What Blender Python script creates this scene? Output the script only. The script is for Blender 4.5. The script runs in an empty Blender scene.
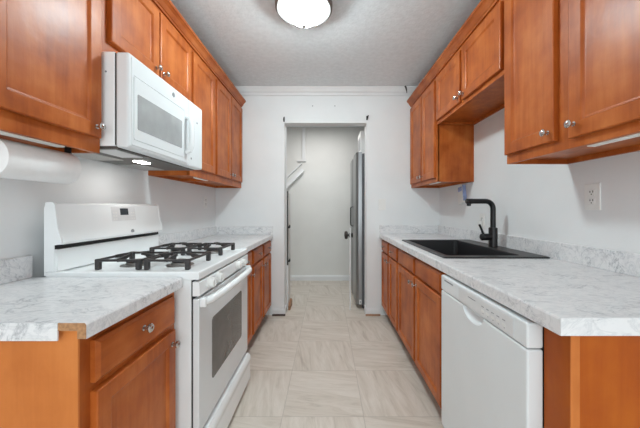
import bpy, bmesh, math, random
from mathutils import Vector, Matrix
random.seed(7)
S = bpy.context.scene
COL = S.collection

# ---------------------------------------------------------------- camera
EYE = 1.14
cam_d = bpy.data.cameras.new('camera')
cam = bpy.data.objects.new('camera', cam_d); COL.objects.link(cam)
cam.location = (0, 0, EYE); cam.rotation_euler = (math.radians(90), 0, 0)
cam_d.sensor_width = 36; cam_d.lens = 284.4/640*36
cam_d.shift_x = -7/640; cam_d.shift_y = -5/640
cam_d.clip_start = 0.02
S.camera = cam

# ---------------------------------------------------------------- world, lights, exposure
W = bpy.data.worlds.new('world'); S.world = W; W.use_nodes = True
bg = W.node_tree.nodes['Background']
bg.inputs[0].default_value = (0.92, 0.98, 1.0, 1); bg.inputs[1].default_value = 1.15
S.view_settings.view_transform = 'Standard'; S.view_settings.look = 'None'
S.view_settings.gamma = 1; S.view_settings.use_curve_mapping = False
S.view_settings.exposure = 0.56

def area(name, loc, rot, sx, sy, power, col=(1, 1, 1)):
    d = bpy.data.lights.new(name, 'AREA'); d.shape = 'RECTANGLE'; d.size = sx; d.size_y = sy
    d.energy = power; d.color = col
    o = bpy.data.objects.new(name, d); COL.objects.link(o)
    o.location = loc; o.rotation_euler = rot
    return o
# added fill light at the open end behind the camera, no window there
area('rear_fill_light', (0.1, -2.0, 1.5), (math.radians(92), 0, 0), 2.2, 1.6, 15, (0.92, 0.98, 1.0))
# added fill light under the hall ceiling, its lamp assumed and unseen
area('hall_fill_light', (-0.1, 3.75, 2.40), (0, 0, 0), 0.35, 0.35, 7.5, (1.0, 0.985, 0.965))
DOME_EMIT = 80.0

# ---------------------------------------------------------------- materials
def lin(c):
    return tuple((v/255/12.92 if v/255 <= .04045 else ((v/255+.055)/1.055)**2.4) for v in c)
def mat(name, rgb, rough=.5, metal=0, spec=.5, coat=0, emit=None, es=0):
    m = bpy.data.materials.new(name); m.use_nodes = True
    b = m.node_tree.nodes['Principled BSDF']
    b.inputs['Base Color'].default_value = (*lin(rgb), 1)
    b.inputs['Roughness'].default_value = rough; b.inputs['Metallic'].default_value = metal
    b.inputs['Specular IOR Level'].default_value = spec
    b.inputs['Coat Weight'].default_value = coat
    if emit:
        b.inputs['Emission Color'].default_value = (*emit, 1); b.inputs['Emission Strength'].default_value = es
    return m
def nodes(m):
    nt = m.node_tree
    def N(t, **kw):
        n = nt.nodes.new(t)
        for k, v in kw.items(): setattr(n, k, v)
        return n
    return nt, N, nt.links.new, nt.nodes['Principled BSDF']
def ramp(N, stops):
    r = N('ShaderNodeValToRGB'); e = r.color_ramp.elements
    e[0].position = stops[0][0]; e[0].color = (*lin(stops[0][1]), 1)
    e[1].position = stops[-1][0]; e[1].color = (*lin(stops[-1][1]), 1)
    for p, c in stops[1:-1]:
        x = e.new(p); x.color = (*lin(c), 1)
    return r
def varied(m, rgb, amt=.06, scale=6, bump=0, bscale=200, stretch=(1, 1, 1)):
    """slight procedural tone variation and optional bump"""
    nt, N, L, b = nodes(m)
    tc = N('ShaderNodeTexCoord'); mp = N('ShaderNodeMapping'); mp.inputs['Scale'].default_value = stretch
    L(tc.outputs['Object'], mp.inputs[0])
    n = N('ShaderNodeTexNoise'); n.inputs['Scale'].default_value = scale; n.inputs['Detail'].default_value = 5
    L(mp.outputs[0], n.inputs['Vector'])
    lo = tuple(v*(1-amt) for v in rgb); hi = tuple(min(255, v*(1+amt*.5)) for v in rgb)
    r = ramp(N, [(.3, lo), (.7, hi)]); L(n.outputs[0], r.inputs[0]); L(r.outputs[0], b.inputs['Base Color'])
    if bump:
        n2 = N('ShaderNodeTexNoise'); n2.inputs['Scale'].default_value = bscale; n2.inputs['Detail'].default_value = 4
        L(tc.outputs['Object'], n2.inputs['Vector'])
        bp = N('ShaderNodeBump'); bp.inputs['Strength'].default_value = bump; bp.inputs['Distance'].default_value = .01
        L(n2.outputs[0], bp.inputs['Height']); L(bp.outputs[0], b.inputs['Normal'])
    return m
def pmat(name, rgb, rough=.5, amt=.04, scale=5, bump=0, bscale=200, **kw):
    return varied(mat(name, rgb, rough, **kw), rgb, amt, scale, bump, bscale)

def wood(name, dark, mid, light, rough=.42, axis=2, coat=.15):
    m = mat(name, mid, rough, coat=coat, spec=.25)
    nt, N, L, b = nodes(m)
    b.inputs['Coat Roughness'].default_value = .26
    tc = N('ShaderNodeTexCoord'); info = N('ShaderNodeObjectInfo')
    off = N('ShaderNodeVectorMath', operation='SCALE'); off.inputs[0].default_value = (7, 3, 5)
    L(info.outputs['Random'], off.inputs['Scale'])
    add = N('ShaderNodeVectorMath', operation='ADD'); L(tc.outputs['Object'], add.inputs[0]); L(off.outputs[0], add.inputs[1])
    mp = N('ShaderNodeMapping'); sc = [14, 14, 14]; sc[axis] = 1.3; mp.inputs['Scale'].default_value = sc
    L(add.outputs[0], mp.inputs[0])
    g = N('ShaderNodeTexNoise'); g.inputs['Scale'].default_value = 2.2; g.inputs['Detail'].default_value = 8; g.inputs['Roughness'].default_value = .6; g.inputs['Distortion'].default_value = .4
    L(mp.outputs[0], g.inputs['Vector'])
    c = N('ShaderNodeTexNoise'); c.inputs['Scale'].default_value = 6; c.inputs['Detail'].default_value = 7
    L(add.outputs[0], c.inputs['Vector'])
    mx = N('ShaderNodeMath', operation='MULTIPLY_ADD'); mx.inputs[1].default_value = .34
    L(g.outputs[0], mx.inputs[0])
    m2 = N('ShaderNodeMath', operation='MULTIPLY'); m2.inputs[1].default_value = .66; L(c.outputs[0], m2.inputs[0]); L(m2.outputs[0], mx.inputs[2])
    r = ramp(N, [(.34, dark), (.5, mid), (.66, light)]); L(mx.outputs[0], r.inputs[0]); L(r.outputs[0], b.inputs['Base Color'])
    pn = N('ShaderNodeTexNoise'); pn.inputs['Scale'].default_value = 26; pn.inputs['Detail'].default_value = 3; L(add.outputs[0], pn.inputs['Vector'])
    bp = N('ShaderNodeBump'); bp.inputs['Strength'].default_value = .12; bp.inputs['Distance'].default_value = .006
    L(pn.outputs[0], bp.inputs['Height']); L(bp.outputs[0], b.inputs['Normal']); L(bp.outputs[0], b.inputs['Coat Normal'])
    return m
WOOD = wood('cherry_wood', (146, 68, 22), (177, 92, 36), (198, 114, 56))
WOODX = wood('maple_veneer_panel', (188, 106, 46), (202, 119, 56), (212, 130, 66), rough=.5, coat=.05)
WOODR = wood('cherry_veneer_panel', (152, 68, 8), (168, 80, 12), (182, 94, 20), rough=.5, coat=.05)
WOODY = wood('cherry_wood_long_grain', (140, 64, 20), (167, 85, 32), (187, 105, 49), axis=1)
RAW = pmat('raw_particle_board', (178, 132, 92), .8, .15, 120)

def marble():
    m = mat('marble_laminate', (215, 215, 215), .28)
    nt, N, L, b = nodes(m)
    tc = N('ShaderNodeTexCoord'); mp = N('ShaderNodeMapping'); mp.inputs['Rotation'].default_value = (0, .35, .5); mp.inputs['Scale'].default_value = (2.2, 4.0, 3.4)
    L(tc.outputs['Object'], mp.inputs[0])
    def vein(scale, dist, w, c):
        n = N('ShaderNodeTexNoise'); n.inputs['Scale'].default_value = scale; n.inputs['Detail'].default_value = 9; n.inputs['Roughness'].default_value = .62; n.inputs['Distortion'].default_value = dist
        L(mp.outputs[0], n.inputs['Vector'])
        a = N('ShaderNodeMath', operation='SUBTRACT'); a.inputs[1].default_value = .5; L(n.outputs[0], a.inputs[0])
        ab = N('ShaderNodeMath', operation='ABSOLUTE'); L(a.outputs[0], ab.inputs[0])
        mr = N('ShaderNodeMapRange'); mr.inputs['From Min'].default_value = 0; mr.inputs['From Max'].default_value = w; mr.inputs['To Min'].default_value = c; mr.inputs['To Max'].default_value = 0
        L(ab.outputs[0], mr.inputs[0]); return mr
    v1 = vein(2.6, 1.1, .035, .6); v2 = vein(8.0, .8, .06, .34)
    cl = N('ShaderNodeTexNoise'); cl.inputs['Scale'].default_value = 3.2; cl.inputs['Detail'].default_value = 6; L(mp.outputs[0], cl.inputs['Vector'])
    # veins only where the cloud mask is high
    mk = N('ShaderNodeMapRange'); mk.inputs['From Min'].default_value = .38; mk.inputs['From Max'].default_value = .62; L(cl.outputs[0], mk.inputs[0])
    s = N('ShaderNodeMath', operation='MULTIPLY'); L(v1.outputs[0], s.inputs[0]); L(mk.outputs[0], s.inputs[1])
    s2 = N('ShaderNodeMath', operation='ADD', use_clamp=True); L(s.outputs[0], s2.inputs[0]); L(v2.outputs[0], s2.inputs[1])
    r = ramp(N, [(0, (229, 229, 230)), (.35, (213, 214, 216)), (1, (150, 152, 157))]); L(s2.outputs[0], r.inputs[0])
    L(r.outputs[0], b.inputs['Base Color'])
    return m
MARBLE = marble()

def tile_floor():
    m = mat('travertine_tile', (200, 190, 178), .38)
    nt, N, L, b = nodes(m)
    T = .4465
    tc = N('ShaderNodeTexCoord'); sp = N('ShaderNodeSeparateXYZ'); L(tc.outputs['Object'], sp.inputs[0])
    def M(op, a, c=None, d=None):
        n = N('ShaderNodeMath', operation=op)
        for i, v in enumerate((a, c, d)):
            if v is None: continue
            if isinstance(v, (int, float)): n.inputs[i].default_value = v
            else: L(v, n.inputs[i])
        return n.outputs[0]
    u = M('DIVIDE', M('ADD', sp.outputs[0], .245), T); v = M('DIVIDE', M('SUBTRACT', sp.outputs[1], 1.561), T)
    fu, fv = M('FLOOR', u), M('FLOOR', v)
    par = M('FLOORED_MODULO', M('ADD', fu, fv), 2.0)
    ru, rv = M('SUBTRACT', u, fu), M('SUBTRACT', v, fv)
    edge = M('MINIMUM', M('MINIMUM', ru, M('SUBTRACT', 1.0, ru)), M('MINIMUM', rv, M('SUBTRACT', 1.0, rv)))
    grout = M('LESS_THAN', edge, .0045)
    # grain coordinate: along / across
    mixa = N('ShaderNodeMix'); mixa.data_type = 'FLOAT'; L(par, mixa.inputs[0]); L(sp.outputs[0], mixa.inputs[2]); L(sp.outputs[1], mixa.inputs[3])
    mixc = N('ShaderNodeMix'); mixc.data_type = 'FLOAT'; L(par, mixc.inputs[0]); L(sp.outputs[1], mixc.inputs[2]); L(sp.outputs[0], mixc.inputs[3])
    wn = N('ShaderNodeTexWhiteNoise', noise_dimensions='2D'); cb = N('ShaderNodeCombineXYZ'); L(fu, cb.inputs[0]); L(fv, cb.inputs[1]); L(cb.outputs[0], wn.inputs['Vector'])
    along = M('MULTIPLY', mixa.outputs[0], 1.6); across = M('MULTIPLY', M('ADD', mixc.outputs[0], M('MULTIPLY', mixa.outputs[0], .16)), 11.0)
    gc = N('ShaderNodeCombineXYZ'); L(along, gc.inputs[0]); L(across, gc.inputs[1]); L(M('MULTIPLY', wn.outputs[0], 40.0), gc.inputs[2])
    n = N('ShaderNodeTexNoise'); n.inputs['Scale'].default_value = 1.6; n.inputs['Detail'].default_value = 10; n.inputs['Roughness'].default_value = .7; n.inputs['Distortion'].default_value = 1.0
    L(gc.outputs[0], n.inputs['Vector'])
    r = ramp(N, [(.25, (176, 164, 151)), (.45, (206, 196, 184)), (.6, (217, 208, 198)), (.78, (225, 218, 209))]); L(n.outputs[0], r.inputs[0])
    mx = N('ShaderNodeMix'); mx.data_type = 'RGBA'; L(M('MULTIPLY', grout, .42), mx.inputs[0]); L(r.outputs[0], mx.inputs[6]); mx.inputs[7].default_value = (*lin((150, 141, 130)), 1)
    L(mx.outputs[2], b.inputs['Base Color'])
    return m
FLOOR = tile_floor()
WALL = pmat('grey_white_wall_paint', (230, 232, 233), .6, .015, 3, .06, 140)
HALLW = pmat('hall_wall_paint', (226, 226, 223), .6, .015, 3)
CEIL = pmat('textured_ceiling', (228, 233, 236), .8, .03, 30, .28, 70)
TRIM = pmat('white_trim_paint', (228, 229, 230), .4, .02, 4)
ENAMEL = pmat('white_enamel', (242, 245, 246), .22, .012, 4)
SATIN = pmat('white_appliance_door', (228, 232, 234), .33, .012, 4)
PLASTIC = pmat('white_plastic', (232, 232, 230), .4, .02, 6)
PAPER = pmat('paper_towel', (244, 244, 244), .95, .01, 60, .06, 220)
IRON = pmat('cast_iron', (50, 47, 47), .42, .2, 40, .2, 150)
UNDER = pmat('microwave_underside', (92, 89, 86), .45, .1, 20, metal=.3)
BLACK = pmat('black_rubber', (14, 14, 15), .6, .2, 20)
SINKM = pmat('black_composite', (36, 36, 38), .38, .15, 200)
FAUCM = pmat('matt_black_metal', (26, 26, 28), .36, .1, 30, metal=.3)
CHROME = pmat('polished_nickel', (205, 203, 200), .16, .04, 30, metal=1)
ALU = pmat('burner_aluminium', (150, 148, 145), .4, .1, 30, metal=1)
NICK = pmat('brushed_nickel_rim', (128, 126, 124), .45, .05, 20, metal=.6)
STEEL = varied(mat('brushed_stainless', (150, 152, 154), .32, 1), (150, 152, 154), .12, 3, stretch=(30, 30, .3))
FRSIDE = pmat('fridge_side_grey', (92, 93, 96), .45, .08, 8)
MESHF = pmat('grey_filter_mesh', (185, 183, 180), .45, .15, 300, metal=.3)
DARKM = pmat('dark_grey_metal', (70, 68, 66), .45, .1, 20, metal=.4)
OVENG = pmat('oven_window_glass', (92, 90, 88), .08, .12, 8, spec=.6)
MICROG = pmat('microwave_window_glass', (168, 170, 171), .12, .06, 12, spec=.5)
SCREEN = pmat('dark_display', (62, 66, 72), .2, .08, 40)
GREYP = pmat('grey_print', (140, 142, 146), .5, .05, 40)
PALE = pmat('pale_panel', (222, 223, 224), .35, .02, 20)
BLUE = pmat('blue_plastic', (160, 178, 222), .4, .15, 20)
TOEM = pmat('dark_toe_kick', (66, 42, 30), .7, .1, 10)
QROUND = pmat('brown_quarter_round', (158, 116, 84), .5, .1, 14)
GLASSD = mat('frosted_lamp_glass', (255, 252, 246), .3, emit=(.835, .975, 1.0), es=DOME_EMIT)
LAMPL = mat('lit_cooktop_lamp', (255, 250, 240), .3, emit=(1, .985, .95), es=46)
DIFF = pmat('light_diffuser_acrylic', (246, 245, 240), .35, .02, 10)

# ---------------------------------------------------------------- mesh helpers
class MB:
    def __init__(s): s.bm = bmesh.new()
    def _bev(s, vs, es, bev, seg=2):
        if bev: bmesh.ops.bevel(s.bm, geom=list(vs)+list(es), offset=bev, segments=seg, affect='EDGES', profile=.5)
    def box(s, x0, x1, y0, y1, z0, z1, bev=0, seg=2):
        t = bmesh.new()
        vs = [t.verts.new((x, y, z)) for x in (x0, x1) for y in (y0, y1) for z in (z0, z1)]
        for f in ((0,1,3,2),(4,6,7,5),(0,4,5,1),(2,3,7,6),(0,2,6,4),(1,5,7,3)): t.faces.new([vs[i] for i in f])
        bmesh.ops.recalc_face_normals(t, faces=t.faces[:])
        if bev: bmesh.ops.bevel(t, geom=t.edges[:], offset=bev, segments=seg, affect='EDGES', profile=.5)
        s.merge(t); return s
    def merge(s, t, M=None):
        me = bpy.data.meshes.new('tmp'); t.to_mesh(me); t.free()
        if M is not None: me.transform(M)
        s.bm.from_mesh(me); bpy.data.meshes.remove(me); return s
    def prism(s, prof, a0, a1, axis='y', bev=0):
        """prof: (p,q) outline; extruded along axis. y: p=x,q=z ; x: p=y,q=z ; z: p=x,q=y"""
        f = {'y': lambda p, q, a: (p, a, q), 'x': lambda p, q, a: (a, p, q), 'z': lambda p, q, a: (p, q, a)}[axis]
        t = bmesh.new()
        A = [t.verts.new(f(p, q, a0)) for p, q in prof]; B = [t.verts.new(f(p, q, a1)) for p, q in prof]
        n = len(prof); t.faces.new(A); t.faces.new(B[::-1])
        for i in range(n): t.faces.new((A[i], B[i], B[(i+1) % n], A[(i+1) % n]))
        bmesh.ops.recalc_face_normals(t, faces=t.faces[:])
        if bev:
            bmesh.ops.bevel(t, geom=[e for e in t.edges], offset=bev, segments=2, affect='EDGES', profile=.5)
        s.merge(t); return s
    def rings(s, rl, cap0=True, cap1=True):
        t = bmesh.new()
        R = [[t.verts.new(p) for p in r] for r in rl]
        n = len(R[0])
        for a, b in zip(R, R[1:]):
            for i in range(n): t.faces.new((a[i], a[(i+1) % n], b[(i+1) % n], b[i]))
        if cap0: t.faces.new(R[0][::-1])
        if cap1: t.faces.new(R[-1])
        bmesh.ops.recalc_face_normals(t, faces=t.faces[:])
        s.merge(t); return s
    def lathe(s, prof, loc, axis=(0, 0, 1), seg=24):
        """prof: (r, h) pairs from bottom to top along axis"""
        q = Vector((0, 0, 1)).rotation_difference(Vector(axis)); M = Matrix.Translation(loc) @ q.to_matrix().to_4x4()
        rl = [[M @ Vector((max(r, 1e-5)*math.cos(2*math.pi*i/seg), max(r, 1e-5)*math.sin(2*math.pi*i/seg), h)) for i in range(seg)] for r, h in prof]
        return s.rings(rl)
    def tube(s, pts, r, seg=12):
        pts = [Vector(p) for p in pts]; rl = []
        up = None
        for i, p in enumerate(pts):
            d = (pts[min(i+1, len(pts)-1)] - pts[max(i-1, 0)]).normalized()
            if up is None:
                up = Vector((0, 0, 1)) if abs(d.z) < .9 else Vector((1, 0, 0))
            a = d.cross(up).normalized(); up = a.cross(d).normalized()
            rr = r[i] if isinstance(r, (list, tuple)) else r
            rl.append([p + a*rr*math.cos(2*math.pi*k/seg) + up*rr*math.sin(2*math.pi*k/seg) for k in range(seg)])
        return s.rings(rl)
    def build(s, name, m, parent=None, smooth=False, loc=None):
        me = bpy.data.meshes.new(name)
        bm = s.bm
        org = Vector(parent_origin(parent)) if parent else Vector(loc or (0, 0, 0))
        bmesh.ops.translate(bm, verts=bm.verts[:], vec=-org)
        bm.to_mesh(me); bm.free(); me.materials.append(m)
        if smooth:
            for p in me.polygons: p.use_smooth = True
            try: me.set_sharp_from_angle(angle=math.radians(38))
            except Exception: pass
        o = bpy.data.objects.new(name, me); COL.objects.link(o)
        if parent: o.parent = parent
        else: o.location = org
        return o
def parent_origin(p):
    v = Vector((0, 0, 0))
    while p is not None:
        v += p.location; p = p.parent
    return v
def thing(name, label, cat, loc, group=None):
    o = bpy.data.objects.new(name, None); COL.objects.link(o); o.location = loc
    o.empty_display_size = .05
    return tag(o, label, cat, group)
def tag(o, label, cat, group=None):
    o['label'] = label; o['category'] = cat
    if group: o['group'] = group
    return o
def struct(o): o['kind'] = 'structure'; return o

def rect(mp, u0, u1, v0, v1, n): return [mp(u0, v0, n), mp(u1, v0, n), mp(u1, v1, n), mp(u0, v1, n)]
def facing(side, x):
    """(u=y, v=z, n=distance out from plane x into the aisle)"""
    sg = 1 if side == 'L' else -1
    return lambda u, v, n: (x + sg*n, u, v)
def panel_door(mp, u0, u1, v0, v1, t=.02, sw=.056):
    rl = []
    for d, n in ((0, 0), (0, t-.003), (.0015, t-.001), (.004, t), (sw-.004, t), (sw, t-.003), (sw+.004, t-.0085), (sw+.010, t-.0095)):
        rl.append(rect(mp, u0+d, u1-d, v0+d, v1-d, n))
    return MB().rings(rl)
def slab_front(mp, u0, u1, v0, v1, t=.02):
    rl = []
    for d, n in ((0, 0), (0, t-.007), (.003, t-.005), (.010, t), (.012, t)):
        rl.append(rect(mp, u0+d, u1-d, v0+d, v1-d, n))
    return MB().rings(rl)
def knob(mp, side, u, v, t, parent):
    ax = (1, 0, 0) if side == 'L' else (-1, 0, 0)
    MB().lathe([(.009, 0), (.009, .002), (.005, .004), (.005, .013), (.010, .016), (.0145, .020), (.0145, .024), (.011, .028), (.004, .030)], mp(u, v, t), ax, 16).build('knob', CHROME, parent, True)

# ---------------------------------------------------------------- room shell
XL, XR, YW, YB, CZ = -1.20, 1.21, 3.058, 4.534, 2.44
WT = .12
OX0, OX1, OZ = -.458, .425, 2.065
Y0 = -2.2
struct(MB().box(-2.2, 2.2, Y0, YB+.15, -.05, 0).build('floor', FLOOR))
struct(MB().box(-2.2, 2.2, Y0, YB+.15, CZ, CZ+.05).build('ceiling', CEIL))
struct(MB().box(XL-.1, XL, Y0, YW, 0, CZ).build('wall_left', WALL))
struct(MB().box(XR, XR+.1, Y0, YW, 0, CZ).build('wall_right', WALL))
b = MB(); b.box(-2.2, OX0, YW, YW+WT, 0, CZ); b.box(OX1, 2.2, YW, YW+WT, 0, CZ); b.box(OX0, OX1, YW, YW+WT, OZ, CZ)
struct(b.build('wall_back', WALL))
struct(MB().box(-2.2, 2.2, YB, YB+.1, 0, CZ).build('wall_hall_back', HALLW))
struct(MB().box(-1.35, -1.25, YW+WT, YB, 0, CZ).build('wall_hall_left', HALLW))
struct(MB().box(1.45, 1.55, YW+WT, YB, 0, CZ).build('wall_hall_right', HALLW))
# baseboards
def bbprof(y0, dirn, h=.085, t=.014):   # profile in (y,z), along x
    return [(y0, .0), (y0+dirn*t, 0), (y0+dirn*t, h-.02), (y0+dirn*t*.6, h-.006), (y0+dirn*t*.4, h), (y0, h)]
struct(MB().prism(bbprof(YB, -1), -1.25, 1.45, 'x').build('baseboard_hall_back', TRIM))
struct(MB().prism(bbprof(YW, -1, .075), -.585, OX0, 'x').build('baseboard_back_left', TRIM))
struct(MB().prism(bbprof(YW, -1, .075), OX1, .57, 'x').build('baseboard_back_right', TRIM))
struct(MB().box(OX0, OX0+.012, YW-.014, YW+WT, 0, .075, .002).build('baseboard_jamb_left', TRIM))
struct(MB().box(OX1-.012, OX1, YW-.014, YW+WT, 0, .075, .002).build('baseboard_jamb_right', TRIM))
q = lambda y: [(y, 0), (y-.016, 0), (y-.014, .008), (y-.008, .014), (y, .016)]
struct(MB().prism(q(YW-.014), OX1-.012, .57, 'x').build('trim_1', QROUND))
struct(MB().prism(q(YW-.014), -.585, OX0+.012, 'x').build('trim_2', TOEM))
# white crown moulding along the top of the back wall
struct(MB().prism([(YW, CZ), (YW-.05, CZ), (YW-.05, CZ-.012), (YW-.042, CZ-.018), (YW-.030, CZ-.045), (YW-.014, CZ-.060), (YW-.012, CZ-.078), (YW, CZ-.085)], XL, XR, 'x').build('trim_3', TRIM))
# white corner beads of the opening
struct(MB().box(OX0, OX0+.005, YW+WT-.012, YW+WT+.004, .08, OZ-.006, .001).build('trim_4', TRIM))
struct(MB().box(OX1-.005, OX1, YW+WT-.012, YW+WT+.004, .08, OZ-.006, .001).build('trim_5', TRIM))

# ---------------------------------------------------------------- wall cabinets
UL, UR = -.92, .905          # face-frame planes
UZ0, UZ1 = 1.365, 2.24
def wall_cabinet(side, y0, y1, z0, z1, doors, label, hidden_back=0):
    xw, xf = (XL, UL) if side == 'L' else (XR, UR)
    sg = 1 if side == 'L' else -1
    t = thing('wall_cabinet', label, 'cabinet', (xw + sg*.14, (y0+y1)/2, z0), 'wall cabinets')
    def X(a, b_): return (min(a, b_), max(a, b_))
    m = MB()
    m.box(*X(xw, xf-sg*.004), y0+.001, y1-.001, z0+.022, z1)            # carcass with recessed bottom
    m.box(*X(xf-sg*.019, xf), y0, y1, z0, z1, .001)                      # face frame
    m.box(*X(xw, xf-sg*.01), y0, y0+.015, z0, z1-.002)
    m.box(*X(xw, xf-sg*.01), y1-.015, y1, z0, z1-.002)
    m.box(*X(xw, xw+sg*.015), y0+.01, y1-.01, z0, z0+.04)
    m.build('body', WOOD, t)
    mp = facing(side, xf)
    for (a, b_, c, d, kn) in doors:
        dr = panel_door(mp, a, b_, c, d).build('door', WOOD, t)
        if kn: knob(mp, side, kn[0], kn[1], .02, dr)
    return t
DZ0, DZ1 = 1.422, 2.205
wall_cabinet('L', .728, 1.152, UZ0, UZ1, [(.746, 1.138, DZ0, DZ1, (1.112, 1.462))], 'cherry wall cabinet above the paper towel roll, left of the white microwave')
wall_cabinet('L', 1.155, 1.905, 1.785, UZ1, [(1.190, 1.530, 1.842, DZ1, (1.500, 1.885)), (1.542, 1.893, 1.842, DZ1, (1.572, 1.885))], 'short two-door cherry wall cabinet directly above the white microwave')
wall_cabinet('L', 1.908, 2.315, UZ0, UZ1, [(1.925, 2.298, DZ0, DZ1, (1.955, 1.46))], 'single-door tall cherry wall cabinet just right of the white microwave')
wall_cabinet('L', 2.318, 3.055, UZ0, UZ1, [(2.337, 2.675, DZ0, DZ1, (2.65, 1.46)), (2.692, 3.030, DZ0, DZ1, (2.717, 1.46))], 'two-door cherry wall cabinet on the stove side, against the back wall')
wall_cabinet('R', 2.342, 3.055, UZ0, UZ1, [(2.360, 2.665, 1.40, DZ1, (2.640, 1.44)), (2.690, 3.030, 1.40, DZ1, (2.715, 1.44))], 'two-door cherry wall cabinet on the sink side, against the back wall')
wall_cabinet('R', 1.434, 2.339, 1.83, UZ1, [(1.456, 1.875, 1.857, DZ1, (1.850, 1.895)), (1.905, 2.312, 1.857, DZ1, (1.930, 1.895))], 'short two-door cherry wall cabinet high above the black sink')
wall_cabinet('R', .66, 1.431, UZ0, UZ1, [(1.114, 1.422, 1.408, DZ1, (1.140, 1.445)), (.700, 1.046, 1.398, DZ1, (1.020, 1.445))], 'large cherry wall cabinet at near right above the wall outlet')
def crown(side, y0, y1, label):
    xf = UL if side == 'L' else UR; sg = 1 if side == 'L' else -1
    P = [(0, 2.236), (.010, 2.236), (.012, 2.246), (.018, 2.250), (.030, 2.272), (.040, 2.282), (.047, 2.286), (.048, 2.302), (-.06, 2.302), (-.06, 2.2405), (0, 2.2405)]
    o = MB().prism([(xf + sg*p, z) for p, z in P], y0, y1, 'y').build('cabinet_crown_molding', WOODY, loc=(xf, y0, 2.236))
    tag(o, label, 'molding', 'cabinet crown moldings')
crown('L', .728, 3.055, 'cherry crown molding running along the tops of the left wall cabinets')
crown('R', .66, 3.055, 'cherry crown molding running along the tops of the right wall cabinets')

# ---------------------------------------------------------------- base cabinets
BL, BR = -.613, .598
def base_cabinet(side, y0, y1, ztop, fronts, label, open_top=False, xfront=None, toe=.09):
    xw, xf = (XL+.004, BL) if side == 'L' else (XR-.004, BR)
    sg = 1 if side == 'L' else -1
    t = thing('base_cabinet', label, 'cabinet', (xw + sg*.3, (y0+y1)/2, 0), 'base cabinets')
    def X(a, b_): return (min(a, b_), max(a, b_))
    m = MB()
    if open_top:
        m.box(*X(xw, xf-sg*.018), y0, y0+.016, toe, ztop); m.box(*X(xw, xf-sg*.018), y1-.016, y1, toe, ztop)
        m.box(*X(xw, xw+sg*.012), y0+.016, y1-.016, toe, ztop); m.box(*X(xw+sg*.012, xf-sg*.018), y0+.016, y1-.016, toe, toe+.016)
    else:
        m.box(*X(xw, xf-sg*.018), y0, y1, toe, ztop)
    m.box(*X(xf-sg*.018, xf), y0, y1, toe, ztop, .001)
    m.build('body', WOOD, t)
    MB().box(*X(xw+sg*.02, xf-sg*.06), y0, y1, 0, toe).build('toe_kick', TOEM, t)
    mp = facing(side, xf)
    for (kind, a, b_, c, d, kn) in fronts:
        if kind == 'drawer': o = slab_front(mp, a, b_, c, d).build('drawer', WOODY, t)
        elif kind == 'false': o = slab_front(mp, a, b_, c, d).build('false_drawer_front', WOODY, t)
        else: o = panel_door(mp, a, b_, c, d, sw=.05).build('door', WOOD, t)
        if kn: knob(mp, side, kn[0], kn[1], .02, o)
    return t, mp
LT, RT = .866, .878
t, _ = base_cabinet('L', .705, 1.141, LT-.0395, [('drawer', .736, 1.117, .690, .800, (.92, .755)), ('door', .736, 1.117, .118, .668, (1.088, .622))],
    'cherry base cabinet with one drawer and door at near left, under the cut counter end')
MB().box(XL, BL, .700, .705, 0, LT-.0205).build('end_panel', WOODX, t)
base_cabinet('L', 1.872, 2.270, LT-.0395, [('drawer', 1.885, 2.255, .690, .800, (2.07, .75)), ('door', 1.885, 2.255, .118, .668, (2.225, .622))],
    'single-door cherry base cabinet directly beyond the white gas range')
base_cabinet('L', 2.272, 3.052, LT-.0395, [('drawer', 2.310, 2.640, .690, .800, (2.475, .75)), ('drawer', 2.690, 3.030, .690, .800, (2.86, .75)),
    ('door', 2.310, 2.640, .118, .668, (2.615, .622)), ('door', 2.690, 3.030, .118, .668, (2.715, .622))], 'two-drawer cherry base cabinet on the stove side, against the back wall')
base_cabinet('R', 1.392, 2.344, RT-.044, [('false', 1.455, 1.871, .703, .811, None), ('false', 1.900, 2.323, .703, .811, None),
    ('door', 1.455, 1.871, .123, .688, (1.845, .645)), ('door', 1.900, 2.323, .123, .688, (1.930, .645))], 'cherry sink base cabinet beside the dishwasher with two false drawer fronts', open_top=True)
base_cabinet('R', 2.346, 3.052, RT-.044, [('drawer', 2.370, 2.665, .703, .811, (2.515, .757)), ('drawer', 2.720, 3.020, .703, .811, (2.87, .757)),
    ('door', 2.370, 2.665, .123, .688, (2.640, .645)), ('door', 2.720, 3.020, .123, .688, (2.745, .645))], 'two-drawer cherry base cabinet on the sink side, against the back wall')
t = thing('end_cabinet', 'cherry end panel closing the counter run at near right, beside the dishwasher', 'cabinet panel', (.9, .74, 0))
MB().box(BR, XR, .700, .784, 0, RT-.044, .001).build('body', WOODR, t)
MB().box(BR-.0005, BR+.022, .697, .700, 0, RT-.045, .0006).build('edge_strip', WOODX, t)

# ---------------------------------------------------------------- countertops
def front_prof(side, xf, xi, zt, slab, lip, lipw=.022):
    sg = 1 if side == 'L' else -1
    P = [(xi, zt), (xf-sg*.006, zt), (xf-sg*.002, zt-.002), (xf, zt-.006), (xf, zt-lip), (xf-sg*lipw, zt-lip), (xf-sg*lipw, zt-slab), (xi, zt-slab)]
    return P
CL, CR = -.580, .562
SPH = .088
def splash(parent, x0, x1, y0, y1, z, name='backsplash'):
    MB().box(x0, x1, y0, y1, z, z+SPH, .002).build(name, MARBLE, parent)
t = thing('countertop', 'white marble-look countertop at near left with raw exposed end corner', 'countertop', (-.9, .92, LT-.04), 'marble-look countertops')
MB().prism(front_prof('L', CL, XL, LT, .020, .0395), .686, 1.143, 'y').build('slab', MARBLE, t)
m = MB(); m.prism([(-.647, LT-.001), (CL-.004, LT-.001), (CL-.0005, LT-.006), (CL-.0005, LT-.039), (CL-.021, LT-.039), (CL-.021, LT-.0195), (-.647, LT-.0195)], .684, .686, 'y')
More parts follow.
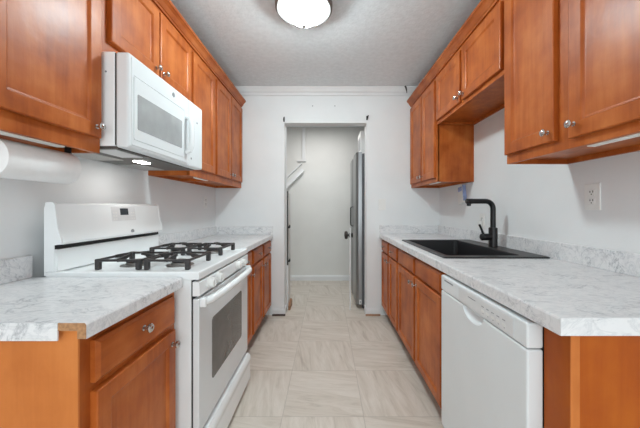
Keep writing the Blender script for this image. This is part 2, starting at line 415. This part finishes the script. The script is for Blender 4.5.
o = m.build('raw_end', RAW, t); o['label'] = 'bare tan particle board end'
MB().box(XL, -.647, .682, .686, LT-.043, LT, .0006).build('end_cap', MARBLE, t)
splash(t, XL, XL+.018, .686, 1.143, LT)
t = thing('countertop', 'white marble-look countertop between gas range and back wall', 'countertop', (-.9, 2.46, LT-.04), 'marble-look countertops')
MB().prism(front_prof('L', CL, XL, LT, .020, .0395), 1.866, YW, 'y').build('slab', MARBLE, t)
splash(t, XL, XL+.018, 1.866, YW, LT)
splash(t, XL+.018, CL, YW-.018, YW, LT, 'side_splash')
t = thing('countertop', 'long white marble-look countertop around the black sink, on the right', 'countertop', (.9, 1.87, RT-.044), 'marble-look countertops')
HX0, HX1, HY0, HY1 = .645, 1.135, 1.535, 2.335
m = MB(); m.prism(front_prof('R', CR, HX0, RT, .024, .0435), .686, YW, 'y')
m.box(HX0, XR, .686, HY0, RT-.024, RT); m.box(HX0, XR, HY1, YW, RT-.024, RT); m.box(HX1, XR, HY0, HY1, RT-.024, RT)
m.box(CR+.022, XR, .686, .690, RT-.0435, RT-.022)
m.build('slab', MARBLE, t)
MB().box(CR+.0005, XR, .684, .686, RT-.0435, RT-.0004, .0005).build('end_cap', MARBLE, t)
splash(t, XR-.018, XR, .686, YW, RT)
splash(t, CR, XR-.018, YW-.018, YW, RT, 'side_splash')

# ---------------------------------------------------------------- gas range
RY0, RY1 = 1.149, 1.857
R_ = thing('gas_range', 'white freestanding gas range with black grates between the left countertops', 'stove', (-.84, 1.5, 0))
MB().box(-1.135, -.550, RY0, RY1, .012, .853, .002).build('body', ENAMEL, R_)
MB().box(-.550, -.545, RY0+.006, RY1-.006, .05, .848).build('dark_gap_plate', BLACK, R_)  # black plate stands in for the deep shade in the door and drawer gaps
for fx in (-1.05, -.62):
    for fy in (RY0+.06, RY1-.06): MB().lathe([(.018, 0), (.018, .012)], (fx, fy, 0), seg=12).build('foot', BLACK, R_)
ct = MB(); 
rl = []
for d, z in ((0, .854), (0, .879), (.002, .883), (.006, .885), (.022, .885), (.030, .880), (.036, .8795)):
    rl.append([(-1.135+d, RY0+d, z), (-.517-d, RY0+d, z), (-.517-d, RY1-d, z), (-1.135+d, RY1-d, z)])
ct.rings(rl); ct = ct.build('cooktop', ENAMEL, R_)
MB().prism([(-.5445, .786), (-.518, .786), (-.516, .788), (-.517, .841), (-.519, .844), (-.5445, .844)], RY0+.003, RY1-.003, 'y').build('control_panel', ENAMEL, R_)
for ky in (1.245, 1.335, 1.625, 1.705):
    k = MB().lathe([(.027, 0), (.027, .005), (.023, .007), (.021, .024), (.018, .027), (.004, .028)], (-.5165, ky, .819), (1, 0, 0), 20).build('knob', PLASTIC, R_, True)
    MB().box(-.496, -.4845, ky-.0035, ky+.0035, .804, .834, .0015).build('grip', PLASTIC, k)
dr = MB().box(-.5445, -.518, RY0+.003, RY1-.003, .224, .774, .004, 3).build('oven_door', SATIN, R_)
# rounded-corner window
def rrect(y0, y1, z0, z1, r, n=5):
    P = []
    for cy, cz, a0 in ((y1-r, z1-r, 0), (y0+r, z1-r, 90), (y0+r, z0+r, 180), (y1-r, z0+r, 270)):
        for i in range(n+1):
            a = math.radians(a0+90*i/n); P.append((cy+r*math.cos(a), cz+r*math.sin(a)))
    return P
def fit(P, k, cy, cz): return [(cy+(p-cy)*k, cz+(q-cz)*k) for p, q in P]
P = rrect(1.281, 1.722, .372, .650, .018)
MB().prism(P, -.518, -.5165, 'x').build('window', OVENG, dr)
hp = []
for i in range(25):
    s = i/24; y = RY0+.022 + s*(RY1-RY0-.044)
    out = .046*min(1, math.sin(math.pi*s)**.45 if 0 < s < 1 else 0)
    hp.append((-.512+out, y, .757+.010*math.sin(math.pi*s)))
h = MB(); h.tube(hp, [.017]*25, 12)
h.box(-.519, -.494, RY0+.008, RY0+.036, .738, .776, .005); h.box(-.519, -.494, RY1-.036, RY1-.008, .738, .776, .005)
h.build('handle', ENAMEL, dr, True)
MB().prism([(-.5445, .030), (-.512, .030), (-.502, .040), (-.500, .060), (-.503, .130), (-.503, .150), (-.497, .165), (-.500, .188), (-.512, .203), (-.5445, .204)], RY0+.003, RY1-.003, 'y').build('storage_drawer', ENAMEL, R_, True)
# backguard
bg_p = [(-1.140, .853), (-1.140, 1.160), (-1.135, 1.167), (-1.112, 1.168), (-1.100, 1.160), (-1.088, 1.060), (-1.076, 1.030), (-1.070, 1.005), (-1.076, .995), (-1.112, .993), (-1.112, .9755), (-1.100, .974), (-1.096, .886), (-1.134, .886), (-1.1355, .853)]
bgd = MB().prism(bg_p, RY0+.010, RY1-.010, 'y').build('backguard', ENAMEL, R_, True)
MB().box(-1.113, -1.1005, RY0+.001, RY1-.001, .9765, .9925).build('vent_slot', BLACK, bgd)
cap_p = [(-1.1425, .870), (-1.1425, 1.140), (-1.137, 1.166), (-1.110, 1.169), (-1.099, 1.160), (-1.087, 1.06), (-1.0765, 1.03), (-1.073, .998), (-1.101, .9935), (-1.101, .886), (-1.134, .886), (-1.1355, .870)]
for y0, y1 in ((RY0-.001, RY0+.011), (RY1-.011, RY1+.001)):
    MB().prism(cap_p, y0, y1, 'y').build('end_cap', ENAMEL, bgd)
# control display set on the sloped face between (-1.100,1.160) and (-1.088,1.060)
def slope(y, z, n):
    k = (1.160-z)/.1
    return (-1.100+.012*k+n, y, z+.12*n)
def splate(y0, y1, z0, z1, n0, n1): return MB().rings([rect(lambda u, v, n: slope(u, v, n), y0, y1, z0, z1, n0), rect(lambda u, v, n: slope(u, v, n), y0, y1, z0, z1, n1)])
cp = splate(1.445, 1.622, 1.078, 1.150, -.002, .0012).build('display_panel', PALE, bgd)
splate(1.505, 1.565, 1.108, 1.143, .001, .0022).build('clock_screen', SCREEN, cp)
for yy in (1.458, 1.475, 1.592, 1.609):
    for zz in (1.088, 1.104, 1.120): splate(yy-.005, yy+.005, zz-.003, zz+.003, .001, .0018).build('button', PLASTIC, cp)
MB().lathe([(.014, 0), (.014, .0012), (.004, .002)], (-1.0735, 1.57, 1.016), (1, 0, 0), 16).build('badge', GREYP, bgd)
# burners and grates
for i, (bx, by) in enumerate(((-.894, 1.326), (-.684, 1.326), (-.894, 1.700), (-.684, 1.700))):
    bn = MB().lathe([(.060, 0), (.058, .004), (.040, .006), (.036, .014), (.030, .016)], (bx, by, .8795), seg=24).build('burner', ALU, R_, True)
    MB().lathe([(.034, 0), (.036, .003), (.034, .008), (.012, .010)], (bx, by, .8955), seg=24).build('burner_cap', IRON, bn, True)
    g = MB(); hx, hy, zz = .091, .110, .925
    w = .0055
    for sx in (-1, 1):
        g.box(bx+sx*hx-w, bx+sx*hx+w, by-hy, by+hy, zz-.010, zz, .002)
        for sy in (-1, 1):
            g.box(bx+sx*(hx-.004)-.010, bx+sx*(hx-.004)+.010, by+sy*(hy-.004)-.010, by+sy*(hy-.004)+.010, .880, zz+.001, .004)
    for sy in (-1, 1):
        g.box(bx-hx, bx+hx, by+sy*hy-w, by+sy*hy+w, zz-.010, zz, .002)
    # four fingers rising to the middle
    for dx, dy, L0 in ((1, 0, hx), (-1, 0, hx), (0, 1, hy), (0, -1, hy)):
        px, py = -dy*.0042, dx*.0042
        a = L0; c = .030
        rl = []
        for rr, z0, z1 in ((a, zz-.012, zz+.002), (a*.6, zz-.008, zz+.009), (c+.02, zz-.002, zz+.010), (c, zz+.002, zz+.012)):
            X_, Y_ = bx+dx*rr, by+dy*rr
            rl.append([(X_+px, Y_+py, z0), (X_-px, Y_-py, z0), (X_-px, Y_-py, z1), (X_+px, Y_+py, z1)])
        g.rings(rl)
    g.build('grate', IRON, R_)

# ---------------------------------------------------------------- microwave
MY0, MY1, MZ0, MZ1, MX = 1.158, 1.842, 1.392, 1.782, -.807
Mw = thing('microwave', 'white over-the-range microwave mounted under the short left cabinet', 'microwave', (-1.0, 1.5, MZ0))
MB().box(XL, -.866, MY0, MY1, MZ0+.006, MZ1, .003).build('body', ENAMEL, Mw)
MB().box(-.866, -.862, MY0+.004, MY1-.004, MZ0+.010, MZ1-.004).build('dark_gap_plate', DARKM, Mw)
MB().box(-.862, MX, MY0, 1.660, MZ0, MZ1, .010, 3).build('door', SATIN, Mw)
mdoor = [o for o in Mw.children if o.name.startswith('door')][0]
MB().box(-.862, MX, 1.662, MY1, MZ0, MZ1, .010, 3).build('control_panel', SATIN, Mw)
Q = rrect(MY0+.011, 1.650, MZ0+.011, MZ1-.011, .008); H0 = fit(rrect(1.185, 1.600, 1.43, 1.695, .008), 1.016, 1.3925, 1.5625)
MB().rings([[(MX-.001, p, q_) for p, q_ in Q], [(MX+.003, p, q_) for p, q_ in fit(Q, .985, 1.4045, 1.587)], [(MX+.003, p, q_) for p, q_ in H0], [(MX-.001, p, q_) for p, q_ in H0], [(MX-.001, p, q_) for p, q_ in Q]], False, False).build('door_frame', SATIN, mdoor)
mcp = [o for o in Mw.children if o.name.startswith('control_panel')][0]
# raised door field with its window
P = rrect(1.185, 1.600, 1.43, 1.695, .008)
fr = MB(); c_y, c_z = 1.3925, 1.5625
fr.rings([[(MX-.001, p, q_) for p, q_ in P], [(MX+.0035, p, q_) for p, q_ in fit(P, .994, c_y, c_z)]]).build('door_field', SATIN, mdoor)
MB().prism(rrect(1.207, 1.574, 1.477, 1.627, .006), MX+.0035, MX+.0048, 'x').build('window', MICROG, mdoor)
hb = MB().tube([(MX+.002, 1.622, 1.662), (MX+.026, 1.622, 1.655), (MX+.034, 1.622, 1.62), (MX+.036, 1.622, 1.56), (MX+.034, 1.622, 1.50), (MX+.026, 1.622, 1.472), (MX+.002, 1.622, 1.465)], [.011, .013, .014, .014, .014, .013, .011], 12)
hb.build('handle', ENAMEL, mdoor, True)
MB().lathe([(.012, 0), (.012, .0015), (.006, .002)], (MX+.003, 1.49, 1.738), (1, 0, 0), 20).build('badge', GREYP, mdoor)
MB().lathe([(.006, 0), (.006, .0015), (.002, .002)], (MX, 1.765, 1.672), (1, 0, 0), 12).build('indicator', GREYP, mcp)
MB().lathe([(.006, 0), (.006, .0015), (.002, .002)], (MX, 1.690, 1.440), (1, 0, 0), 12).build('latch_button', GREYP, mcp)
un = MB().box(XL+.02, -.86, MY0+.01, MY1-.01, MZ0-.004, MZ0+.006).build('underside', UNDER, Mw)
for y0, y1 in ((1.20, 1.44), (1.58, 1.80)):
    MB().box(-1.175, -1.03, y0, y1, MZ0-.007, MZ0-.004, .001).build('grease_filter', MESHF, un)
MB().box(-.98, -.88, 1.185, 1.36, MZ0-.007, MZ0-.004, .001).build('cover_plate', PALE, un)
ln = MB().box(-1.005, -.962, 1.470, 1.550, MZ0-.006, MZ0-.004, .001).build('cooktop_lamp', LAMPL, un)
ln['label'] = 'lit cooktop lamp lens'
MB().lathe([(.004, 0), (.004, .0012)], (-.90, MY0, 1.70), (0, -1, 0), 10).build('screw', GREYP, Mw)

# ---------------------------------------------------------------- dishwasher
DY0, DY1 = .7845, 1.376
D_ = thing('dishwasher', 'white dishwasher under the right countertop near the camera', 'dishwasher', (.88, 1.08, 0))
MB().box(.600, 1.15, DY0+.005, DY1-.005, .10, .826).build('body', DARKM, D_)
MB().box(.66, 1.1, DY0+.01, DY1-.01, 0, .10).build('toe_kick', BLACK, D_)
def boolean_cut(o, cutter):
    md = o.modifiers.new('cut', 'BOOLEAN'); md.operation = 'DIFFERENCE'; md.object = cutter; md.solver = 'EXACT'
    dg = bpy.context.evaluated_depsgraph_get(); me = bpy.data.meshes.new_from_object(o.evaluated_get(dg))
    o.modifiers.clear(); o.data = me; bpy.data.objects.remove(cutter)
door = MB().box(.552, .598, DY0, DY1, .105, .7505, .006, 3).build('door', SATIN, D_)
cut = MB().lathe([(.078*math.sin(math.pi*i/16), -.078*math.cos(math.pi*i/16)) for i in range(17)], (0, 0, 0), seg=32).build('pocket_cutter', SATIN)
cut.scale = (.32, 1, .62); cut.location = (.552, 1.080, .7555)
bpy.context.view_layer.update()
boolean_cut(door, cut)
cp = MB().box(.552, .598, DY0, DY1, .7535, .824, .006, 3).build('control_panel', SATIN, D_)
MB().box(.5505, .552, .842, 1.19, .760, .814, .0005).build('control_strip', PALE, cp)
for i in range(5):
    yy = .875 + i*.030
    MB().box(.5496, .5505, yy, yy+.020, .775, .783).build('button', PLASTIC, cp)
    MB().box(.5498, .5505, yy+.004, yy+.018, .793, .7955).build('button_print', GREYP, cp)
    MB().box(.5498, .5505, yy+.006, yy+.010, .770, .772).build('button_print', GREYP, cp)
MB().box(.5498, .5505, 1.055, 1.110, .797, .7995).build('badge', GREYP, cp)
MB().box(.5510, .553, 1.245, 1.335, .803, .808).build('vent', GREYP, cp)

# ---------------------------------------------------------------- sink and faucet
def rr_ring(x0, x1, y0, y1, r, z, n=4):
    return [(p, q_, z) for p, q_ in rrect(x0, x1, y0, y1, r, n)]
K_ = thing('sink', 'black drop-in composite sink set in the right countertop', 'sink', (.9, 1.93, RT))
SX0, SX1, SY0, SY1 = .618, 1.182, 1.500, 2.360
IX0, IX1, IY0, IY1 = .660, 1.060, 1.555, 2.315
m = MB().rings([
    rr_ring(IX0-.006, IX1+.006, IY0-.006, IY1+.006, .03, .690),
    rr_ring(IX0-.006, IX1+.006, IY0-.006, IY1+.006, .03, RT+.0005),
    rr_ring(SX0, SX1, SY0, SY1, .012, RT+.0005),
    rr_ring(SX0, SX1, SY0, SY1, .012, RT+.006),
    rr_ring(SX0+.004, SX1-.004, SY0+.004, SY1-.004, .012, RT+.009),
    rr_ring(IX0-.004, IX1+.004, IY0-.004, IY1+.004, .03, RT+.009),
    rr_ring(IX0, IX1, IY0, IY1, .03, RT+.005),
    rr_ring(IX0+.006, IX1-.006, IY0+.006, IY1-.006, .03, .715),
    rr_ring(IX0+.02, IX1-.02, IY0+.02, IY1-.02, .03, .698)])
m.build('basin', SINKM, K_)
MB().lathe([(.045, 0), (.045, .002), (.03, .003), (.012, .001)], ((IX0+IX1)/2, (IY0+IY1)/2, .698), seg=24).build('drain', CHROME, K_, True)
FX, FY, FZ = 1.112, 1.905, RT+.0092
F_ = thing('faucet', 'matt black pull-out kitchen faucet standing on the black sink deck', 'faucet', (FX, FY, FZ))
MB().lathe([(.028, 0), (.028, .006), (.027, .008), (.027, .125), (.022, .129)], (FX, FY, FZ), seg=24).build('base', FAUCM, F_, True)
pts = [(FX, FY, FZ+.125), (FX, FY, FZ+.25)]
for i in range(9):
    a = math.pi/2*i/8; pts.append((FX-.05+.05*math.cos(a), FY, FZ+.255+.05*math.sin(a)))
pts += [(FX-.11, FY, FZ+.305), (FX-.158, FY, FZ+.305)]
MB().tube(pts, .0165, 16).build('spout', FAUCM, F_, True)
hd = MB().lathe([(.0165, 0), (.0175, .003), (.0175, .04), (.014, .044)], (FX-.136, FY, FZ+.305), (-1, 0, 0), 20)
hd.lathe([(.011, 0), (.013, .004), (.013, .020)], (FX-.162, FY, FZ+.273), seg=16)
hd.build('spray_head', FAUCM, F_, True)
hv = MB().lathe([(.023, 0), (.023, .068), (.019, .072)], (FX-.012, FY, FZ+.066), (-1, -.12, 0), 20)
hv.tube([(FX-.066, FY-.008, FZ+.075), (FX-.080, FY-.01, FZ+.112), (FX-.098, FY-.012, FZ+.150)], [.009, .007, .007], 10)
hv.build('lever_handle', FAUCM, F_, True)

# ---------------------------------------------------------------- paper towel
TX, TZ = -1.030, 1.300
H_ = thing('towel_holder', 'black paper towel holder screwed under the near left wall cabinet', 'towel holder', (TX, 1.0, UZ0+.0215))
hm = MB(); hm.box(TX-.02, TX+.02, .86, 1.135, UZ0+.0175, UZ0+.0215, .001)
for y0 in (.853, 1.127): hm.box(TX-.012, TX+.012, y0, y0+.008, TZ-.02, UZ0+.0175, .002)
hm.build('bracket', BLACK, H_)
MB().tube([(TX, .861, TZ), (TX, 1.127, TZ)], .008, 12).build('rod', BLACK, H_)
P_ = thing('paper_towel_roll', 'white paper towel roll hanging under the near left wall cabinet', 'paper towel', (TX, .99, TZ))
rl = []
for y, r in ((.864, .020), (.864, .058), (.866, .0615), (1.122, .0615), (1.126, .058), (1.126, .020)):
    rl.append([(TX+r*math.cos(2*math.pi*i/40), y, TZ+r*math.sin(2*math.pi*i/40)) for i in range(40)])
rl.append(rl[0])
MB().rings(rl, False, False).build('roll', PAPER, P_, True)
rl = []
for y, r in ((.863, .0195), (.863, .0165), (1.125, .0165), (1.125, .0195)):
    rl.append([(TX+r*math.cos(2*math.pi*i/24), y, TZ+r*math.sin(2*math.pi*i/24)) for i in range(24)])
rl.append(rl[0])
MB().rings(rl, False, False).build('cardboard_core', RAW, P_, True)

# ---------------------------------------------------------------- under-cabinet lights
def strip_light(x0, x1, y0, y1, label):
    z1 = UZ0+.0218
    t = thing('under_cabinet_light', label, 'light', ((x0+x1)/2, (y0+y1)/2, z1), 'under-cabinet lights')
    MB().box(x0, x1, y0, y1, z1-.012, z1, .002).build('housing', PLASTIC, t)
    MB().box(x0+.004, x1-.004, y0+.012, y1-.012, z1-.024, z1-.012, .004).build('diffuser', DIFF, t)
strip_light(-.985, -.945, .79, 1.045, 'white strip light under the near left wall cabinet, beside the paper towels')
strip_light(.928, .968, .72, 1.035, 'white strip light under the near right wall cabinet')
strip_light(.930, .965, 2.38, 2.62, 'small white strip light under the far right wall cabinet')
strip_light(-.975, -.940, 2.05, 2.28, 'small white strip light under the left wall cabinet beyond the microwave')

# ---------------------------------------------------------------- ceiling light
LX, LY = -.142, 1.75
C_ = thing('ceiling_light', 'round flush ceiling light with lit frosted glass dome', 'ceiling light', (LX, LY, CZ))
MB().lathe([(.117, -.060), (.146, -.074), (.164, -.078), (.174, -.072), (.176, -.045), (.166, -.030), (.160, 0)], (LX, LY, CZ), seg=48).build('rim', NICK, C_, True)
MB().lathe([(.0, -.166), (.025, -.164), (.054, -.151), (.080, -.130), (.100, -.106), (.112, -.084), (.117, -.062)], (LX, LY, CZ), seg=48).build('glass_dome', GLASSD, C_, True)
MB().lathe([(.003, -.186), (.011, -.182), (.013, -.174), (.009, -.168), (.012, -.163)], (LX, LY, CZ), seg=16).build('finial', CHROME, C_, True)

# ---------------------------------------------------------------- outlets and switches
def wall_plate(kind, c, normal, label, rocker=False, plug=False):
    n = Vector(normal)
    t = thing(kind, label, 'switch' if rocker else 'outlet', c)
    def bx(u0, u1, v0, v1, n0, n1, bev=0):
        m = MB()
        if abs(n.x) > .5:
            xs = sorted((c[0]+n.x*n0, c[0]+n.x*n1)); m.box(xs[0], xs[1], c[1]+u0, c[1]+u1, c[2]+v0, c[2]+v1, bev)
        else:
            ys = sorted((c[1]+n.y*n0, c[1]+n.y*n1)); m.box(c[0]+u0, c[0]+u1, ys[0], ys[1], c[2]+v0, c[2]+v1, bev)
        return m
    bx(-.038, .038, -.060, .060, 0, .006, .002).build('plate', PLASTIC, t)
    if rocker:
        bx(-.016, .016, -.033, .033, .006, .010, .001).build('rocker', PLASTIC, t)
    else:
        for s in (-1, 1):
            f = bx(-.016, .016, s*.0195-.014, s*.0195+.014, .006, .0078, .002).build('socket', PLASTIC, t)
            for a, b_, c_, d in ((-.0085, -.005, .000, .009), (.005, .0085, .000, .008), (-.0025, .0025, -.010, -.005)):
                bx(a, b_, s*.0195+c_, s*.0195+d, .0078, .0088).build('slot', DARKM, f)
    if plug: bx(-.014, .014, -.045, .004, .0088, .036, .004).build('plug', PLASTIC, t)
    return t
wall_plate('wall_outlet', (XR, 1.293, 1.195), (-1, 0, 0), 'white duplex wall outlet under the near right wall cabinet')
wall_plate('wall_outlet', (XR, 2.21, 1.045), (-1, 0, 0), 'white wall outlet with a white plug behind the black faucet', plug=True)
wall_plate('wall_outlet', (XL, 2.80, 1.205), (1, 0, 0), 'white wall outlet on the stove side near the back wall')
wall_plate('light_switch', (.592, YW, 1.187), (0, -1, 0), 'white light switch on the back wall right of the doorway', rocker=True)

# blue and white packet on the right wall behind the spout
pk = thing('packet', 'small tilted blue and white packet on the wall under the far right cabinet', 'packet', (XR, 2.55, 1.19))
Mt = Matrix.Translation((XR-.016, 2.52, 1.265)) @ Matrix.Rotation(math.radians(-9), 4, 'X')
for nm, bxs, mm in (('pouch', (-.015, .015, -.050, .050, -.078, .078), PLASTIC), ('blue_label', (-.0165, -.0152, -.040, .03, .03, .07), BLUE), ('blue_edge', (-.0152, .014, -.053, -.0502, -.06, .078), BLUE)):
    tb = MB().box(*bxs, .0004); tb.bm.transform(Mt); tb.build(nm, mm, pk)

# ---------------------------------------------------------------- hooks beside and over the opening
def hook(x, z, label):
    t = thing('curtain_hook', label, 'hook', (x, YW, z), 'black hooks over the doorway')
    MB().box(x-.008, x+.008, YW-.004, YW, z-.02, z+.025, .001).build('plate', BLACK, t)
    MB().tube([(x, YW-.004, z-.008), (x, YW-.03, z-.010), (x+.004, YW-.038, z+.004), (x+.008, YW-.038, z+.020)], .006, 8).build('arm', BLACK, t)
hook(-.462, 2.098, 'small black hook at the upper left corner of the doorway')
hook(.430, 2.115, 'small black hook at the upper right corner of the doorway')
for x, l in ((-.155, 'small screw hole in the wall above the doorway, left of the pair'), (.085, 'small screw hole in the wall above the doorway, right of the pair')):
    tag(MB().lathe([(.006, 0), (.006, .0015), (.003, .0025)], (x, YW, 2.248), (0, -1, 0), 10).build('wall_anchor', GREYP, loc=(x, YW, 2.248)), l, 'wall anchor', 'wall anchors above the doorway')
cl = MB(); cl.tube([(.825, YW-.055, CZ-.002), (.835, YW-.055, CZ-.02), (.842, YW-.052, CZ-.055), (.846, YW-.047, CZ-.075)], [.009, .009, .005, .003], 8)
tag(cl.build('cable_end', DARKM, loc=(.835, YW-.05, CZ)), 'short dark cable end poking from the ceiling by the right cabinets', 'cable')

# ---------------------------------------------------------------- hall: fridge and other things
G_ = thing('refrigerator', 'stainless steel refrigerator in the hall, seen edge-on past the doorway', 'refrigerator', (.72, 3.7, 0))
GY0, GY1 = 3.245, 4.10
MB().box(.400, 1.08, GY0, GY1, .03, 1.775, .004).build('body', FRSIDE, G_)
MB().box(.41, 1.06, GY0+.02, GY1-.02, 0, .03).build('base_grille', BLACK, G_)
for y0, y1 in ((GY0-.001, 3.668), (3.676, GY1)):
    dp = [(.398, y0), (.398, y1), (.350, y1), (.336, y1-.03), (.330, (y0+y1)/2), (.334, y0+.05), (.345, y0+.012), (.358, y0)]
    dd = MB().prism(dp, .045, 1.790, 'z').build('door', STEEL, G_, True)
    hy = y1-.045 if y0 < 3.5 else y0+.045
    h = MB(); h.tube([(.336, hy, .92), (.312, hy, .925), (.306, hy, .94), (.306, hy, 1.15), (.312, hy, 1.165), (.336, hy, 1.17)], .005, 10)
    h.build('handle', DARKM, dd, True)
mg = MB().box(.368, .393, GY0-.0035, GY0-.001, .055, .105, .0005).build('sticker', PLASTIC, G_)
MB().box(.376, .385, GY0-.0042, GY0-.0035, .066, .094).build('mark', GREYP, mg)
# white upright with round dark knobs beside the fridge
U_ = thing('white_upright', 'thin white upright with a pair of round dark knobs beside the refrigerator', 'post', (.262, 3.215, 0))
MB().box(.254, .268, 3.20, 3.23, 0, .925, .003).build('post', TRIM, U_)
for s, x in ((-1, .254), (1, .268)):
    k = MB().lathe([(.028, 0), (.028, .005), (.014, .008), (.014, .016), (.040, .022), (.048, .038), (.040, .054), (.008, .060)] if s < 0 else [(.028, 0), (.028, .005), (.012, .008), (.026, .014), (.030, .022), (.008, .028)], (x, 3.215, .845), (s, 0, 0), 20).build('knob', DARKM, U_, True)
# narrow panel with black latches by the left jamb
N_ = thing('folded_gate', 'narrow pale panel with dark edge and black latches behind the left jamb', 'gate', (-.449, 3.24, 0))
MB().box(-.457, -.441, 3.235, 3.250, .50, 1.345, .002).build('edge_bar', DARKM, N_)
MB().box(-.455, -.440, 3.250, 3.42, .02, 1.32, .002).build('panel', HALLW, N_)
MB().box(-.457, -.441, 3.235, 3.250, 0, .50, .002).build('post', TRIM, N_)
for z in (.93, .545):
    k = MB(); k.box(-.441, -.425, 3.235, 3.250, z-.010, z+.014, .003); k.box(-.430, -.418, 3.233, 3.252, z-.004, z+.03, .004)
    k.build('latch', BLACK, N_)
o = MB(); o.prism([(3.20, 0), (3.40, 0), (3.40, .05), (3.36, .085), (3.20, .05)], -.436, -.414, 'x')
tag(o.build('wood_block', QROUND, loc=(-.42, 3.3, 0)), 'small brown wooden block on the floor behind the left jamb', 'block')
# stair rail and white casing on the hall's back wall
tr = MB(); tr.box(-.395, -.345, YB-.03, YB, 1.915, CZ, .003); tr.box(-.47, -.335, YB-.035, YB, 1.895, 1.915, .002)
struct(tr.build('trim_6', TRIM))
SR = thing('stair_handrail', 'white sloping handrail on the hall wall left of the doorway view', 'handrail', (-.5, YB, 1.65))
def sk(x0, z0, x1, z1, w, yo, d):
    L_ = Vector((x1-x0, z1-z0)); p = Vector((-L_.y, L_.x)).normalized()*w/2
    return MB().prism([(x0-p.x, z0-p.y), (x1-p.x, z1-p.y), (x1+p.x, z1+p.y), (x0+p.x, z0+p.y)], YB-yo-d, YB-yo, 'y', .004)
sk(-.86, 1.275, -.375, 1.755, .058, .04, .045).build('rail', TRIM, SR)
sk(-.86, 1.44, -.40, 1.865, .022, 0, .03).build('upper_molding', TRIM, SR)
for px in (-.80, -.62, -.42):
    MB().box(px-.012, px+.012, YB-.041, YB, px+1.275+.86-.012, px+1.275+.86+.012, .002).build('bracket', DARKM, SR)
# white box with grey print on top of the fridge
bxo = thing('carton', 'white carton with grey print on top of the refrigerator', 'box', (.48, 3.6, 1.792))
MB().box(.405, .62, 3.42, 3.72, 1.792, 2.08, .003).build('carton_body', PLASTIC, bxo)
MB().box(.404, .405, 3.45, 3.69, 1.86, 2.02).build('print', GREYP, bxo)
